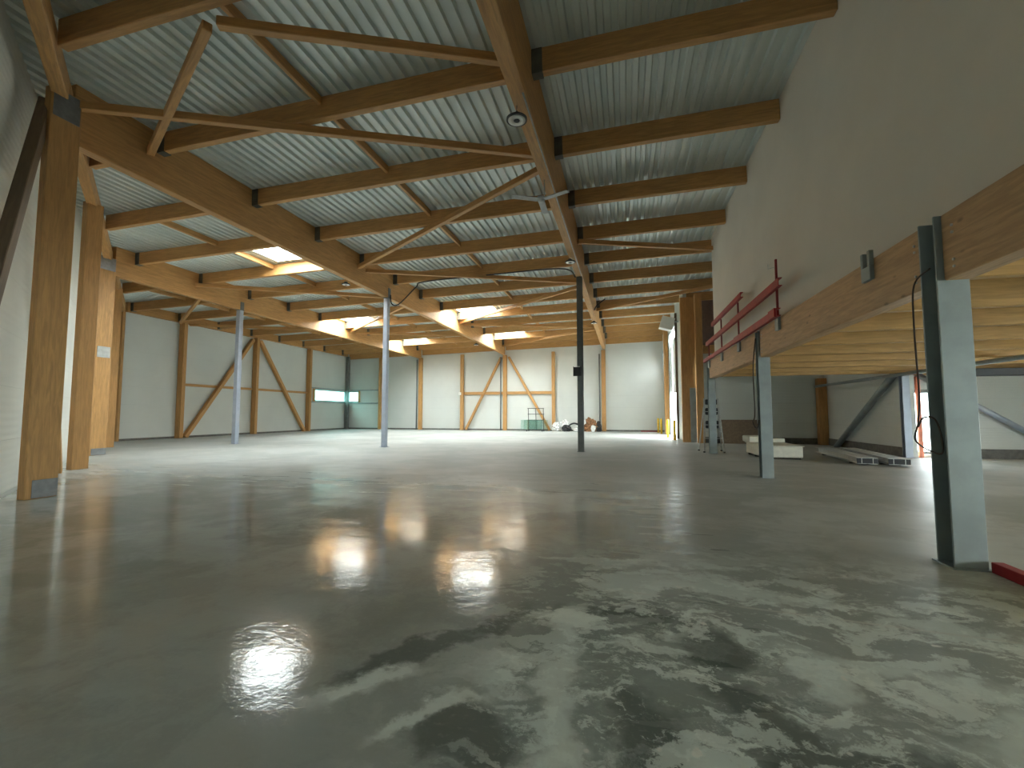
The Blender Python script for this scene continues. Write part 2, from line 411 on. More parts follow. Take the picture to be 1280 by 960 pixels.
# right wall of the rear part with two dock doors
D1 = (28.9, 33.6, 0.0, 7.0); D2 = (35.7, 38.4, 0.0, 6.6)
m_ = MB(); wall_boxes(m_, 'x', RW, RW+.18, 25.62, BACK, -.1, HW, [D1, D2]); struct(m_.build('wall_right_rear', PANEL))
m_ = MB().box(3.62, 9.42, 25.05, 25.25, -.1, 4.62); struct(m_.build('wall_right_recess', PANEL))
m_ = MB().box(9.42, 9.6, 18.3, 25.05, -.1, HW); struct(m_.build('wall_right_return', PANEL))
DX0, DX1, DZ1 = 9.56, 10.62, 2.33
m_ = MB(); wall_boxes(m_, 'y', 18.5, 18.7, 9.6, 14.75, -.1, HW, [(DX0, DX1, .12, DZ1)]); struct(m_.build('wall_right_bay', PANEL))
m_ = MB(); wall_boxes(m_, 'x', 14.5, 14.7, -14.0, 18.5, -.1, HW, [(-7., 2., .6, 2.7), (5., 13., .9, 2.2)]); struct(m_.build('wall_right_far', PANEL))
# loft above the recess, closed with added dark boards to keep daylight out
struct(MB().box(3.28, 9.6, 28.3, 28.5, 4.8, HW).build('loft_screen_back', BROWNM))
struct(MB().box(9.42, 9.6, 25.05, 28.3, 4.8, HW).build('loft_screen_side', BROWNM))
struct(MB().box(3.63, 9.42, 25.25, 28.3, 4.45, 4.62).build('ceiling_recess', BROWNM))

struct(MB().box(13., 13.4, 29.5, 60., -.14, 6.5).build('sky_blocker', plain('sky_blocker_grey', (.30, .30, .28), .8)))  # unseen slab added to dim the bright horizon seen through the dock door
# base strips
def strip(name, x0, x1, y0, y1, h): struct(MB().box(x0, x1, y0, y1, 0, h).build(name, PLINTH))
strip('baseboard_back', -26.7, RW, BACK-.03, BACK, .13)
strip('baseboard_left', -26.78, -26.74, 18.4, BACK-.03, .12)
strip('baseboard_right_recess', 3.9, 9.38, 25.0, 25.05, .30)
strip('baseboard_right_return', 9.37, 9.42, 18.6, 25.0, .32)
strip('baseboard_right_bay', 10.62, 14.4, 18.45, 18.5, .32)

# corner windows
def win_frame(name, axis, c, a, b_, z0, z1, mat, lab):
    t = .06; m_ = MB()
    bx = (lambda p, q, r, s_: m_.box(c-.07, c+.07, p, q, r, s_)) if axis == 'x' else (lambda p, q, r, s_: m_.box(p, q, c-.07, c+.07, r, s_))
    bx(a, b_, z0, z0+t); bx(a, b_, z1-t, z1); bx(a, a+t, z0+t, z1-t); bx(b_-t, b_, z0+t, z1-t)
    ob = m_.build(name, mat); struct(ob, lab, 'window')
    m2 = MB()
    if axis == 'x': m2.box(c-.01, c+.01, a+t, b_-t, z0+t, z1-t)
    else: m2.box(a+t, b_-t, c-.01, c+.01, z0+t, z1-t)
    m2.build('pane', GLASST if name in ('window_1', 'window_7') else GLASS, ob); return ob
win_frame('window_1', 'x', -26.9, 34.6, 39.22, W0, W1, STEELD, 'long low window strip in the left wall at the far corner')
win_frame('window_7', 'y', 39.42, -26.68, -25.5, W0, W1, STEELD, 'short window strip in the back wall at the far left corner')
win_frame('window_8', 'x', 14.6, 5.0, 13., .9, 2.2, STEELD, 'glazing of the right bay beyond the mezzanine')
win_frame('window_9', 'x', 14.6, -7., 2., .6, 2.7, STEELD, 'added glazing beside the camera, out of view, lighting the foreground')  # added out of view to light the near column and foreground floor
# glazed door in the right bay
m_ = MB(); t = .09
m_.box(DX0, DX0+.05, 18.53, 18.67, .12, DZ1); m_.box(DX1-t, DX1, 18.53, 18.67, .12, DZ1); m_.box(DX0+.05, DX1-t, 18.53, 18.67, DZ1-.12, DZ1); m_.box(DX0+.05, DX1-t, 18.53, 18.67, .12, .2)
dr = struct(m_.build('door_1', STEELD), 'narrow glazed door under the mezzanine', 'door')
MB().box(DX0+.05, DX1-t, 18.59, 18.61, .2, DZ1-.12).build('pane', GLASS, dr)
MB().tube([(DX1-.17, 18.5, .95), (DX1-.17, 18.5, 1.2)], .015).build('door_handle', STEELL, dr)
MB().box(DX0, DX1, 18.42, 18.72, .0, .12).build('sill', CURB, dr)

# dock doors
def dock(name, dd, z_leaf, leafmat, lab):
    a, b_, z0, z1 = dd; m_ = MB()
    for k in range(int((z1-z_leaf)/.62)):
        m_.box(RW+.20, RW+.25, a, b_, z_leaf+k*.62+.006, z_leaf+(k+1)*.62-.006, .01)
    ob = struct(m_.build(name, leafmat), lab, 'door')
    f = MB(); f.box(RW-.06, RW+.02, a-.14, a, 0, z1+.1); f.box(RW-.06, RW+.02, b_, b_+.14, 0, z1+.1); f.box(RW-.06, RW+.02, a, b_, z1, z1+.14)
    f.build('door_frame', STEEL, ob); MB().box(RW+.19, RW+.27, a, b_, z_leaf-.05, z_leaf).build('seal', BLACK, ob); return ob
dock('door_2', D1, 3.0, WHITE, 'white sectional dock door, half raised, in the right rear wall')
d3 = dock('door_3', D2, 3.1, BROWNM, 'closed dock door next to the back wall, brown above and white below')
MB().box(RW+.20, RW+.25, D2[0], D2[1], 0, 3.05).build('lower_leaf', WHITE, d3)

# ------------------------------------------------------------------ timber frame
def girder(x, y0, y1, zbot, ztop, w, lab):
    # long glulam along Y; a thing with its steel end shoes
    ob = beam_obj('glulam_girder', (x, y0, (zbot+ztop)/2), (x, y1, (zbot+ztop)/2), w, ztop-zbot, WOOD)
    tag(ob, lab, 'girder'); return ob
def shoe(parent, name, x0, x1, y0, y1, z0, z1, mat):
    ob = MB().box(x0, x1, y0, y1, z0, z1, .004).build(name, mat); ob.parent = parent; ob.matrix_parent_inverse = parent.matrix_world.inverted(); return ob
def W(ob):
    bpy.context.view_layer.update(); return ob
gA = girder(GA, 6.15, 38.98, 6.80, zs(GA)-.004, .24, 'deep glulam girder left of centre, resting on the blue-grey middle column')
g2 = girder(G2, 12.55, 38.98, 6.70, zs(G2)-.004, .24, 'deep glulam girder furthest left, resting on the leftmost steel column')
gC = girder(GC, -1.0, 38.98, 7.0, zs(GC)-.004, .27, 'deep glulam girder running overhead through the centre with lamps below')
g3 = girder(G3, 18.6, 38.98, 7.12, zs(G3)-.004, .24, 'shallow timber edge girder along the top of the left wall')
gD = girder(GD, 18.75, 28.3, 7.2, zs(GD)-.004, .24, 'glulam girder on the far right behind the white upper wall')
W(gA)
shoe(gA, 'end_plate', GA-.14, GA+.14, 6.13, 6.16, 6.8, 7.7, GALV)
shoe(gA, 'column_cleat', GA+.121, GA+.145, 18.28, 18.5, 6.8, 7.25, STEELD)
shoe(g2, 'column_cleat', G2+.121, G2+.145, 18.28, 18.5, 6.7, 7.1, STEELD)

# purlins, each a glulam with steel hangers at its ends
PW, PH = .16, .47
hang_me = MB().box(-.1, .1, -PW/2-.012, -PW/2, -PH/2-.012, PH/2-.01).box(-.1, .1, PW/2, PW/2+.012, -PH/2-.012, PH/2-.01).box(-.1, .1, -PW/2-.012, PW/2+.012, -PH/2-.018, -PH/2).mesh('hanger', HANGER)
def purlin(xl, xr, y, lab, group, hl=True, hr=True):
    zc = lambda x_: zb(x_)+PH/2
    p, q = (xl, y, zc(xl)), (xr, y, zc(xr))
    ob = beam_obj('purlin', p, q, PW, PH, WOOD); tag(ob, lab, 'purlin', group)
    L = (Vector(q)-Vector(p)).length
    for flag, s_ in ((hl, -1), (hr, 1)):
        if flag:
            h_ = link('hanger', hang_me, ob); h_.location = (s_*(L/2-.1), 0, 0)
    return ob
BAYS = [('edge', G3, G2, 'the bay along the left wall'), ('left', G2, GA, 'the bay between the two left girders'), ('mid', GA, GC, 'the bay left of the centre girder')]
for key, gl, gr, txt in BAYS:
    idx = 0
    for y in YP:
        x0 = gl+.122 if gl+.122 > skew_x(y)+.02 else skew_x(y)+.02
        x1 = gr-.122 if gr != GC else gr-.137
        if x1-x0 < .5: continue
        w_ = ORD[idx] if idx < 13 else 'last'
        lab = 'glulam purlin, %s from the camera in %s' % (w_, txt) if idx else 'glulam purlin nearest the camera in %s' % txt
        purlin(x0, x1, y, lab, 'purlins in '+txt, x0 > skew_x(y)+.1); idx += 1
for i, y in enumerate(YP):
    xe = 3.355 if y < 18.6 else (GD-.125 if y < 25 else RW-.005)
    if y < 3.: continue
    if i == 0: lab = None
    lab = 'glulam purlin, %s from the camera in the bay right of the centre girder' % ORD[i-1] if i > 1 else 'glulam purlin nearest the camera right of the centre girder'
    if i == 0: lab = 'glulam purlin overhead at the top edge, right of the centre girder'
    purlin(GC+.137, xe, y, lab, 'purlins right of the centre girder', True, False)
purlin(3.3, GD-.125, YP[8], 'glulam purlin in the dark loft behind the right glulam posts', None, False, True)

# slim blocking strips between the purlins at mid bay
for key, xb_, txt in (('edge', -22.7, 'the bay along the left wall'), ('left', -14.67, 'the bay between the two left girders'), ('mid', -6.1, 'the bay left of the centre girder')):
    idx = 0
    for y0, y1 in zip(YP, YP[1:]):
        if skew_x(y0, -1.3) > xb_: continue
        if any(s_[0]-.05 < xb_ < s_[1]+.05 and s_[2] < y1 and s_[3] > y0 for s_ in SKY): continue
        z = zs(xb_)-.11
        ob = beam_obj('blocking_strip', (xb_, y0+.082, z), (xb_, y1-.082, z), .09, .2, WOOD)
        tag(ob, 'slim blocking strip, %s from the camera in %s' % (ORD[idx], txt), 'timber strip', 'blocking strips in '+txt); idx += 1

# wind braces in zigzag under the purlins
def brace(p, q, lab):
    ZB = lambda x_: zb(x_)-.10
    a = (p[0], p[1], ZB(p[0])); b_ = (q[0], q[1], ZB(q[0]))
    return tag(beam_obj('wind_brace', a, b_, .14, .16, WOOD), lab, 'brace', 'wind braces under the roof')
AR, CL, CR_, G2R, GAL = GA+.15, GC-.16, GC+.16, G2+.15, GA-.15
def ztag(p, q, lab): brace(p, q, lab)
ztag((AR, 5.95), (CL, 10.2), 'long timber brace from the first left post to the centre girder')
ztag((CL, 10.75), (AR, 15.9), 'timber brace rising to the centre girder behind the fan')
ztag((AR, 16.4), (CL, 20.9), 'timber brace from the left girder to the black centre column')
ztag((CL, 21.5), (AR, 27.5), 'timber brace in front of the rooflight left of the centre column')
ztag((AR, 28.1), (CL, 32.2), 'timber brace running past the rearmost rooflight towards the centre girder')
ztag((CL, 32.8), (AR, 38.0), 'timber brace meeting the back wall at the crossed wall braces')
ztag((-6.05, 5.3), (CL, 7.25), 'timber brace from the nearest purlin down to the centre girder')
ztag((-6.25, 5.3), (AR, 7.6), 'short timber brace from the nearest purlin back to the left girder')
ztag((G2R, 15.8), (GAL, 20.9), 'timber brace left of the blue-grey middle column')
ztag((GAL, 21.5), (G2R, 27.6), 'timber brace passing below the middle rooflight of the left row')
ztag((G2R, 28.2), (GAL, 32.4), 'timber brace behind the middle column near the back of the left bay')
ztag((CR_, 15.9), (3.30, 18.13), 'timber brace from the centre girder to the end of the white wall')
ztag((CR_, 26.9), (GD-.15, 21.2), 'long timber brace from the centre girder over the right glulam posts')
ztag((G3+.15, 21.6), (G2-.15, 16.6), 'timber brace above the left end of the left wall')
ztag((G3+.15, 22.2), (G2-.15, 27.2), 'timber brace above the crossed braces of the left wall')

# rim beam along the back wall
rim = []
for (xa, xb_, lab) in ((G3+.13, G2-.13, 'left'), (G2+.13, GA-.13, 'second'), (GA+.13, GC-.15, 'third'), (GC+.15, RW-.02, 'right')):
    p, q = (xa, 39.205, zb(xa)+.07), (xb_, 39.205, zb(xb_)+.07)
    ob = beam_obj('rim_beam', p, q, .16, .78, WOOD); tag(ob, {'left': 'timber rim beam on the back wall above the corner window', 'second': 'timber rim beam on the back wall between the two left girders', 'third': 'timber rim beam on the back wall above the crossed braces', 'right': 'timber rim beam on the back wall right of the centre girder'}[lab], 'beam')
# eave beam along the skew wall
e0 = (-7.6, skew_y(-7.6, -1.62)); e1 = (-26.4, skew_y(-26.4, -1.62))
sp = [(-4.2, 0), (-10.25, 0), (-14.5, 0), (-18.5, 0), (-22.4, 0), (-26.3, 0)]
el = ['overhead at the left edge of the photo', 'between the first and second left posts', 'between the second and third left posts', 'between the third and fourth left posts', 'between the fourth left post and the left wall']
for (a, _), (b_, _), lab in zip(sp, sp[1:], el):
    p = (a-.02, skew_y(a-.02, -1.66), zb(a)+.06); q = (b_+.02, skew_y(b_+.02, -1.66), zb(b_)+.06)
    tag(beam_obj('eave_beam', p, q, .22, .42, WOOD), 'timber eave beam '+lab, 'beam')

# posts on the skew wall
def post(x0, x1, y0, y1, z1, mat, lab, shoe_h=0., cap=None, name='timber_post'):
    xc, yc = (x0+x1)/2, (y0+y1)/2
    h0 = 0.
    ob = beam_obj(name, (xc, yc, h0), (xc, yc, z1), abs(y1-y0), abs(x1-x0), mat, up=(1, 0, 0))
    tag(ob, lab, 'post'); W(ob)
    if shoe_h: shoe(ob, 'shoe', x1, x1+.012, y0+.16*(y1-y0)+.02, y1-.01, .01, shoe_h, GALV)
    if cap: shoe(ob, 'cap_plate', x1, x1+.012, y0+.03, y1-.03, z1-cap, z1-.02, GALV)
    return ob
post(-10.30, -10.12, 5.6, 6.08, 7.55, WOOD, 'broad timber post at the left edge, nearest the camera', .33, .55)
post(-14.50, -14.3, 8.86, 9.26, 7.38, WOOD, 'second timber post on the left, behind the broad one')
pw3 = post(-18.95, -18.5, 11.9, 12.5, 7.3, WOOD, 'pale lit timber post with a grey plate at mid height on the left', .25, .5)
shoe(pw3, 'junction_plate', -18.5, -18.48, 12.02, 12.44, 3.55, 3.95, GALVL)
post(-22.6, -22.25, 14.9, 15.35, 7.2, WOOD, 'dark fourth timber post on the left, before the left wall')
# raking dark brace on the skew wall
pa = (skew_x(6.0, -1.9)+.0, 6.0, 6.9); 
def on_skew(x_, z_, off=-1.88): return (x_, skew_y(x_, off), z_)
tag(beam_obj('wall_brace', on_skew(-10.5, 7.3), on_skew(-7.05, .02), .16, .30, BRACE), 'dark raking timber brace on the wall at the left edge', 'brace')
tag(beam_obj('wall_brace', on_skew(-10.62, 7.1), on_skew(-13.9, .02), .12, .18, WOOD), 'thin pale timber brace behind the second left post', 'brace')

# left wall timber
def wpost(y, lab, w=.24, x1=-26.34, z1=7.1, h=.4):
    return tag(beam_obj('timber_post', (-26.55 if h == .4 else -26.68, y, 0), (-26.55 if h == .4 else -26.68, y, z1), w, h, WOOD, up=(1, 0, 0)), lab, 'post')
wpost(18.5, 'timber post at the near end of the left wall', .14, h=.18)
wpost(21.9, 'timber post at the left foot of the crossed braces on the left wall')
wpost(27.62, 'timber post between the two diagonals on the left wall')
wpost(33.45, 'timber post right of the diagonals on the left wall')
ob = tag(beam_obj('timber_post', (-26.52, 39.0, 0), (-26.52, 39.0, 7.1), .3, .3, STEELD, up=(1, 0, 0)), 'dark post in the far left corner between the window strips', 'post')
tag(beam_obj('wall_brace', (-26.56, 22.3, .05), (-26.56, 27.3, 6.95), .24, .26, WOOD, up=(1, 0, 0)), 'left diagonal timber brace on the left wall', 'brace')
tag(beam_obj('wall_brace', (-26.56, 27.95, 6.95), (-26.56, 33.0, .05), .24, .26, WOOD, up=(1, 0, 0)), 'right diagonal timber brace on the left wall', 'brace')
tag(beam_obj('wall_rail', (-26.7, 22.03, 3.3), (-26.7, 27.49, 3.3), .14, .16, WOOD), 'horizontal timber rail behind the left diagonal of the left wall', 'rail')
tag(beam_obj('wall_rail', (-26.7, 27.75, 3.3), (-26.7, 33.32, 3.3), .14, .16, WOOD), 'horizontal timber rail behind the right diagonal of the left wall', 'rail')
for z, n_ in ((3.78, 'upper'), (2.52, 'lower')):
    tag(beam_obj('wall_rail', (-26.7, 33.6, z), (-26.7, 38.84, z), .1, .1, STEEL), 'thin grey rail on the %s edge of the long corner window' % n_, 'rail')
    tag(beam_obj('wall_rail', (-26.35, 39.22, z), (-23.16, 39.22, z), .1, .1, STEEL), 'thin grey rail on the back wall, %s edge of the short corner window' % n_, 'rail')
tag(beam_obj('timber_post', (-26.72, 34.35, 2.58), (-26.72, 34.35, 3.72), .3, .06, WOOD, up=(1, 0, 0)), 'short timber jamb left of the long corner window', 'post')
tag(beam_obj('timber_post', (-25.36, 39.24, 2.58), (-25.36, 39.24, 3.72), .06, .2, WOOD, up=(1, 0, 0)), 'short timber jamb right of the short corner window', 'post')

# back wall timber
for x_, w_, lab in ((-23.0, .28, 'first timber post on the back wall right of the corner window'), (-18.77, .34, 'timber post on the back wall under the furthest left girder'),
                (-14.6, .30, 'timber post on the back wall carrying the small white box'), (-10.5, .34, 'timber post on the back wall between the two diagonals'),
                (-6.1, .28, 'timber post on the back wall left of the waste heaps'), (-1.78, .34, 'timber post on the back wall under the centre girder')):
    tag(beam_obj('timber_post', (x_, 39.14, 0), (x_, 39.14, 6.78 if x_ in (-18.77, -10.5) else 6.95), .26, w_, WOOD, up=(1, 0, 0)), lab, 'post')
tag(beam_obj('wall_brace', (-14.2, 39.13, .05), (-10.85, 39.13, 6.6), .2, .26, WOOD, up=(0, 1, 0)), 'left diagonal timber brace on the back wall', 'brace')
tag(beam_obj('wall_brace', (-10.15, 39.13, 6.6), (-6.45, 39.13, .05), .2, .26, WOOD, up=(0, 1, 0)), 'right diagonal timber brace on the back wall behind the glass rack', 'brace')
tag(beam_obj('wall_rail', (-14.43, 39.22, 3.35), (-10.7, 39.22, 3.35), .14, .26, WOOD), 'horizontal timber rail left of centre on the back wall', 'rail')
tag(beam_obj('wall_rail', (-10.3, 39.22, 3.35), (-6.26, 39.22, 3.35), .14, .26, WOOD), 'horizontal timber rail above the glass rack', 'rail')
for x_, lab in ((-19.1, 'thin dark downpipe beside the post under the furthest left girder'), (-10.86, 'thin dark downpipe beside the middle post of the back wall'), (-2.12, 'thin dark downpipe on the back wall beside the post under the centre girder')):
    ob = tag(MB().tube([(x_, 39.0, 0), (x_, 39.0, 6.6)], .055).build('downpipe', STEELD), lab, 'pipe')

# right rear posts
gp = post(2.92, 3.62, 25.3, 25.6, 7.72, WOOD, 'broad glulam post at the corner of the right rear wall')
post(3.6, 3.95, 25.02, 25.04, .1, WOOD, 'x') if False else None
tag(beam_obj('timber_post', (3.74, 24.86, 0), (3.74, 24.86, 7.72), .3, .34, WOOD, up=(1, 0, 0)), 'slimmer timber post right of the broad glulam corner post', 'post')
tag(MB().box(3.3, 3.6, 25.23, 25.29, 0, 2.85, .01).build('protective_sheath', STEEL), 'grey sheath covering the lower part of the glulam corner post', 'panel')
tag(beam_obj('timber_post', (2.93, 34.65, 0), (2.93, 34.65, 7.6), .5, .3, WOOD, up=(1, 0, 0)), 'timber post between the two dock doors', 'post')
tag(beam_obj('timber_post', (3.03, 28.68, 0), (3.03, 28.68, 7.6), .14, .13, BRACE, up=(1, 0, 0)), 'dark post at the near side of the white dock door', 'post')
tag(beam_obj('timber_post', (9.22, 24.83, 0), (9.22, 24.83, 3.2), .34, .38, WOOD, up=(1, 0, 0)), 'brown timber post in the corner under the far end of the mezzanine', 'post')
tag(beam_obj('rim_beam', (3.97, 25.13, 4.84), (9.4, 25.13, 4.84), .2, .44, WOOD), 'timber beam on top of the low recess wall', 'beam')

# ------------------------------------------------------------------ steel columns
def hmesh(w, d, z0, z1, tf=.022, tw=.016, fl='y'):
    """H section; fl: axis the flanges face"""
    m_ = MB()
    if fl == 'y':
        m_.box(-w/2, w/2, -d/2, -d/2+tf, z0, z1, .003); m_.box(-w/2, w/2, d/2-tf, d/2, z0, z1, .003); m_.box(-tw/2, tw/2, -d/2+tf, d/2-tf, z0, z1)
    else:
        m_.box(-w/2, -w/2+tf, -d/2, d/2, z0, z1, .003); m_.box(w/2-tf, w/2, -d/2, d/2, z0, z1, .003); m_.box(-w/2+tf, w/2-tf, -tw/2, tw/2, z0, z1)
    return m_
def column(x_, y_, z1, w, d, mat, lab, fl='y', name='steel_column', bp=True):
    t = tag(empty(name, (x_, y_, 0)), lab, 'column')
    hmesh(w, d, .015, z1, fl=fl).build('shaft', mat, t)
    MB().box(-w/2-.03, w/2+.03, -d/2-.03, d/2+.03, 0, .015).build('base_plate', mat, t)
    return t
def sq_column(x_, y_, z1, w, mat, lab):
    t = tag(empty('steel_column', (x_, y_, 0)), lab, 'column')
    MB().box(-w/2, w/2, -w/2, w/2, .015, z1-.015, .02).build('shaft', mat, t)
    MB().box(-w/2-.05, w/2+.05, -w/2-.05, w/2+.05, 0, .015).build('base_plate', mat, t)
    MB().box(-w/2-.03, w/2+.03, -w/2-.03, w/2+.03, z1-.015, z1).build('head_plate', STEELD, t)
    return t
sq_column(G2, 18.4, 6.70, .24, STEELL, 'leftmost light blue-grey steel column in the open hall')
sq_column(GA, 18.4, 6.80, .22, STEELL, 'light blue-grey steel column in the middle of the open hall')
column(GC, 18.0, 7.0, .23, .24, STEELD, 'dark steel column under the centre girder with a black box on it')
bx_ = tag(MB().box(-1.98, -1.68, 17.74, 17.86, 2.98, 3.36, .01).build('control_box', BLACK), 'black control box fixed to the dark centre column', 'box')
MB().box(-1.95, -1.71, 17.735, 17.745, 3.33, 3.36).build('lid_edge', WHITE, bx_)
MX = 3.2
column(MX, 5.50, 3.5, .27, .26, STEEL, 'near steel column of the mezzanine at the right edge')
column(MX, 11.85, 3.46, .25, .24, STEEL, 'second steel column of the mezzanine, right of centre')
column(MX, 18.55, 3.46, .25, .24, STEEL, 'far steel column of the mezzanine with the ladder behind')
column(9.3, 18.28, 3.2, .22, .2, STEELL, 'pale steel column beside the glazed door')

# mezzanine: beam segments, joists, deck
BZ0, BZ1 = 2.83, 3.5
def mbeam(y0, y1, lab):
    ob = beam_obj('mezzanine_beam', (MX+.03, y0, (BZ0+BZ1)/2), (MX+.03, y1, (BZ0+BZ1)/2), .22, BZ1-BZ0, WOODK); tag(ob, lab, 'beam'); W(ob)
    for ye, s_ in ((y0, 1), (y1, -1)):
        m_ = MB()
        for z in (2.93, 2.99, 3.28, 3.34): m_.lathe([(.012, -.004), (.012, .004)], (0, 0, 0), 8)
        m_.bm.free()
        if y1-y0 < 3: continue
        for z in (2.93, 3.0, 3.27, 3.34):
            b2 = MB(); b2.tube([(MX-.092, ye+s_*.16, z), (MX-.08, ye+s_*.16, z)], .014, 8)
            o2 = b2.build('bolt_head', ALU); o2.parent = ob; o2.matrix_parent_inverse = ob.matrix_world.inverted()
    return ob
mbeam(-5.0, 5.365, 'knotty edge beam of the mezzanine at the right photo edge, nearest the camera')
mbeam(5.635, 11.725, 'knotty edge beam of the mezzanine between the near and second columns')
mbeam(11.975, 18.425, 'knotty edge beam of the mezzanine under the red guardrail')
struct(MB().box(3.345, 14.45, -6.0, 18.45, 3.30, 3.42).build('mezzanine_deck', DECKM))
jy = [2.2, 3.8, 5.45, 7.0, 8.5, 10.1, 11.7, 13.35, 15.0, 16.6, 17.9]
for i, y in enumerate(jy):
    ob = beam_obj('floor_joist', (3.345, y, 3.075), (14.45, y, 3.075), .12, .44, WOODJ)
    lab = ('joist under the mezzanine, %s from the far wall' % ORD[len(jy)-1-i] if i < len(jy)-1 else 'joist under the mezzanine closest to the far wall')
    tag(ob, lab, 'joist', 'joists under the mezzanine')
tag(beam_obj('rim_beam', (9.6, 18.38, 3.05), (14.45, 18.38, 3.05), .14, .46, WOODJ), 'timber beam along the top of the right bay wall', 'beam')
# steel diagonals, pipe, duct
tag(MB().tube([(9.2, 23.4, .02), (9.25, 18.55, 3.0)], .12, 14).build('steel_brace', STEEL), 'thick grey steel diagonal beside the brown corner post', 'brace')
tag(MB().tube([(9.75, 18.33, 2.82), (13.9, 18.33, .05)], .09, 14).build('steel_brace', STEELL), 'pale steel diagonal on the right bay wall', 'brace')
tag(MB().tube([(8.9, 24.6, 2.80), (8.9, 16.5, 2.80), (8.9, 9.0, 2.80), (8.9, 4., 2.80)], .06, 12).build('sprinkler_pipe', STEEL), 'grey pipe running below the mezzanine joists', 'pipe')
t = tag(MB().box(9.8, 13.2, 16.0, 16.35, 2.6, 2.82, .02).build('ventilation_duct', BLACK), 'black duct hanging under the mezzanine at the right edge', 'duct')
tag(MB().box(9.68, 9.80, 18.34, 18.44, 0, 2.78, .01).build('door_post', ORANGE), 'orange-red upright in front of the glazed door', 'post')

# ------------------------------------------------------------------ red guardrail on the mezzanine edge
gr = tag(empty('guardrail', (3.04, 14.0, 3.3)), 'red guardrail of beams and thin uprights fixed to the mezzanine edge', 'guardrail')
def gpart(name, mat, f):
    m_ = MB(); f(m_); ob = m_.build(name, mat); ob.parent = gr; ob.location = (-3.04, -14.0, -3.3); return ob
XR0, XR1 = 2.985, 3.06
for nm, y0, y1, z0, z1 in (('rail', 10.0, 13.75, 3.47, 3.63), ('rail', 13.7, 18.95, 3.49, 3.61), ('rail', 9.85, 14.1, 4.04, 4.21), ('rail', 14.0, 18.3, 4.05, 4.2), ('rail', 12.9, 17.1, 4.58, 4.72)):
    off = .0 if y0 in (10.0, 9.85) else .012
    def f(m_, y0=y0, y1=y1, z0=z0, z1=z1, off=off):
        m_.box(XR0+off, XR0+.016+off, y0, y1, z0, z1, .003); m_.box(XR0+off+.016, XR1+off, y0, y1, z1-.016, z1); m_.box(XR0+off+.016, XR1+off, y0, y1, z0, z0+.016)
    gpart('rail', RED, f)
for y, zt, lo in ((10.3, 4.72, 3.2), (13.6, 4.6, 3.2), (15.9, 4.6, 3.2), (18.2, 4.2, 3.2)):
    gpart('upright', REDD, lambda m_, y=y, zt=zt: m_.box(3.075, 3.115, y-.025, y+.025, 3.35, zt, .004))
    gpart('bracket', STEEL, lambda m_, y=y: (m_.box(3.06, 3.118, y-.10, y+.10, 3.22, 3.50, .006)))
gpart('hook', ALU, lambda m_: m_.tube([(3.09, 10.3, 4.56), (2.98, 10.42, 4.56), (2.98, 10.42, 4.66)], .006, 6))
gpart('sleeve', RED, lambda m_: m_.box(2.95, 3.0, 10.05, 10.45, 3.46, 3.64, .004))
ub = tag(empty('guardrail_bracket', (3.08, 6.72, 3.2)), 'empty grey U-shaped bracket on the mezzanine beam left of the near column', 'bracket')
MB().box(-.02, .035, -.11, .11, .02, .2, .006).build('plate', STEEL, ub)
MB().box(-.02, .035, -.11, -.055, .2, .40, .006).build('prong', STEEL, ub); MB().box(-.02, .035, .055, .11, .2, .40, .006).build('prong', STEEL, ub)

# cables
def spline(pts, n_=8):
    pts = [Vector(p) for p in pts]; out = []
    for i in range(len(pts)-1):
        a = pts[max(i-1, 0)]; b_ = pts[i]; c_ = pts[i+1]; d_ = pts[min(i+2, len(pts)-1)]
        for k in range(n_):
            t = k/n_
            out.append(.5*((2*b_)+(c_-a)*t+(2*a-5*b_+4*c_-d_)*t*t+(3*b_-a-3*c_+d_)*t*t*t))
    out.append(pts[-1]); return out
tag(MB().tube(spline([(3.04, 5.42, 2.98), (3.0, 5.62, 2.86), (3.0, 5.66, 2.4), (3.02, 5.68, 1.7), (3.0, 5.69, 1.40), (3.0, 5.75, 1.22), (3.03, 5.58, 1.12), (3.07, 5.45, 1.12), (3.06, 5.5, 1.42), (3.02, 5.62, 1.46), (3.0, 5.69, 1.36)]), .009, 6).build('cable', CABLE), 'brown cable hanging in a loop beside the near mezzanine column', 'cable')
tag(MB().tube(spline([(3.04, 11.78, 3.3), (3.02, 11.98, 2.6), (3.03, 12.02, 1.5), (3.0, 12.1, 1.3), (3.03, 11.9, 1.15), (3.06, 11.8, 1.35)]), .014, 6).build('cable', CABLE), 'dark cable hanging on the second mezzanine column', 'cable')
zc = zb(-9)-.04
tag(MB().tube(spline([(GA+.16, 18.45, 6.95), (GA+.2, 18.5, 6.55), (GA+.5, 18.62, 6.55), (GA+1.3, 18.7, 7.3), (GA+1.7, 18.73, zb(-8.8)-.05), (-6., 18.73, zb(-6)-.04), (-3.2, 18.73, zb(-3.2)-.05), (GC-.5, 18.5, 7.5), (GC-.18, 18.1, 7.05)]), .028, 8).build('cable', BLACK), 'black cable looping from the middle column along a purlin to the centre girder', 'cable')
tag(MB().tube([(GC+.10, 7.2, 6.985), (GC+.10, 17.8, 6.985)], .016, 8).build('conduit', GALVL), 'thin pale conduit under the centre girder', 'conduit')
tag(MB().tube(spline([(GC+.16, 24.5, 7.1), (GC+.3, 24.5, 7.35), (GC+.75, 24.45, 7.68)]), .03, 8).build('cable', BLACK), 'short black cable behind the dark column on the right of the centre girder', 'cable')

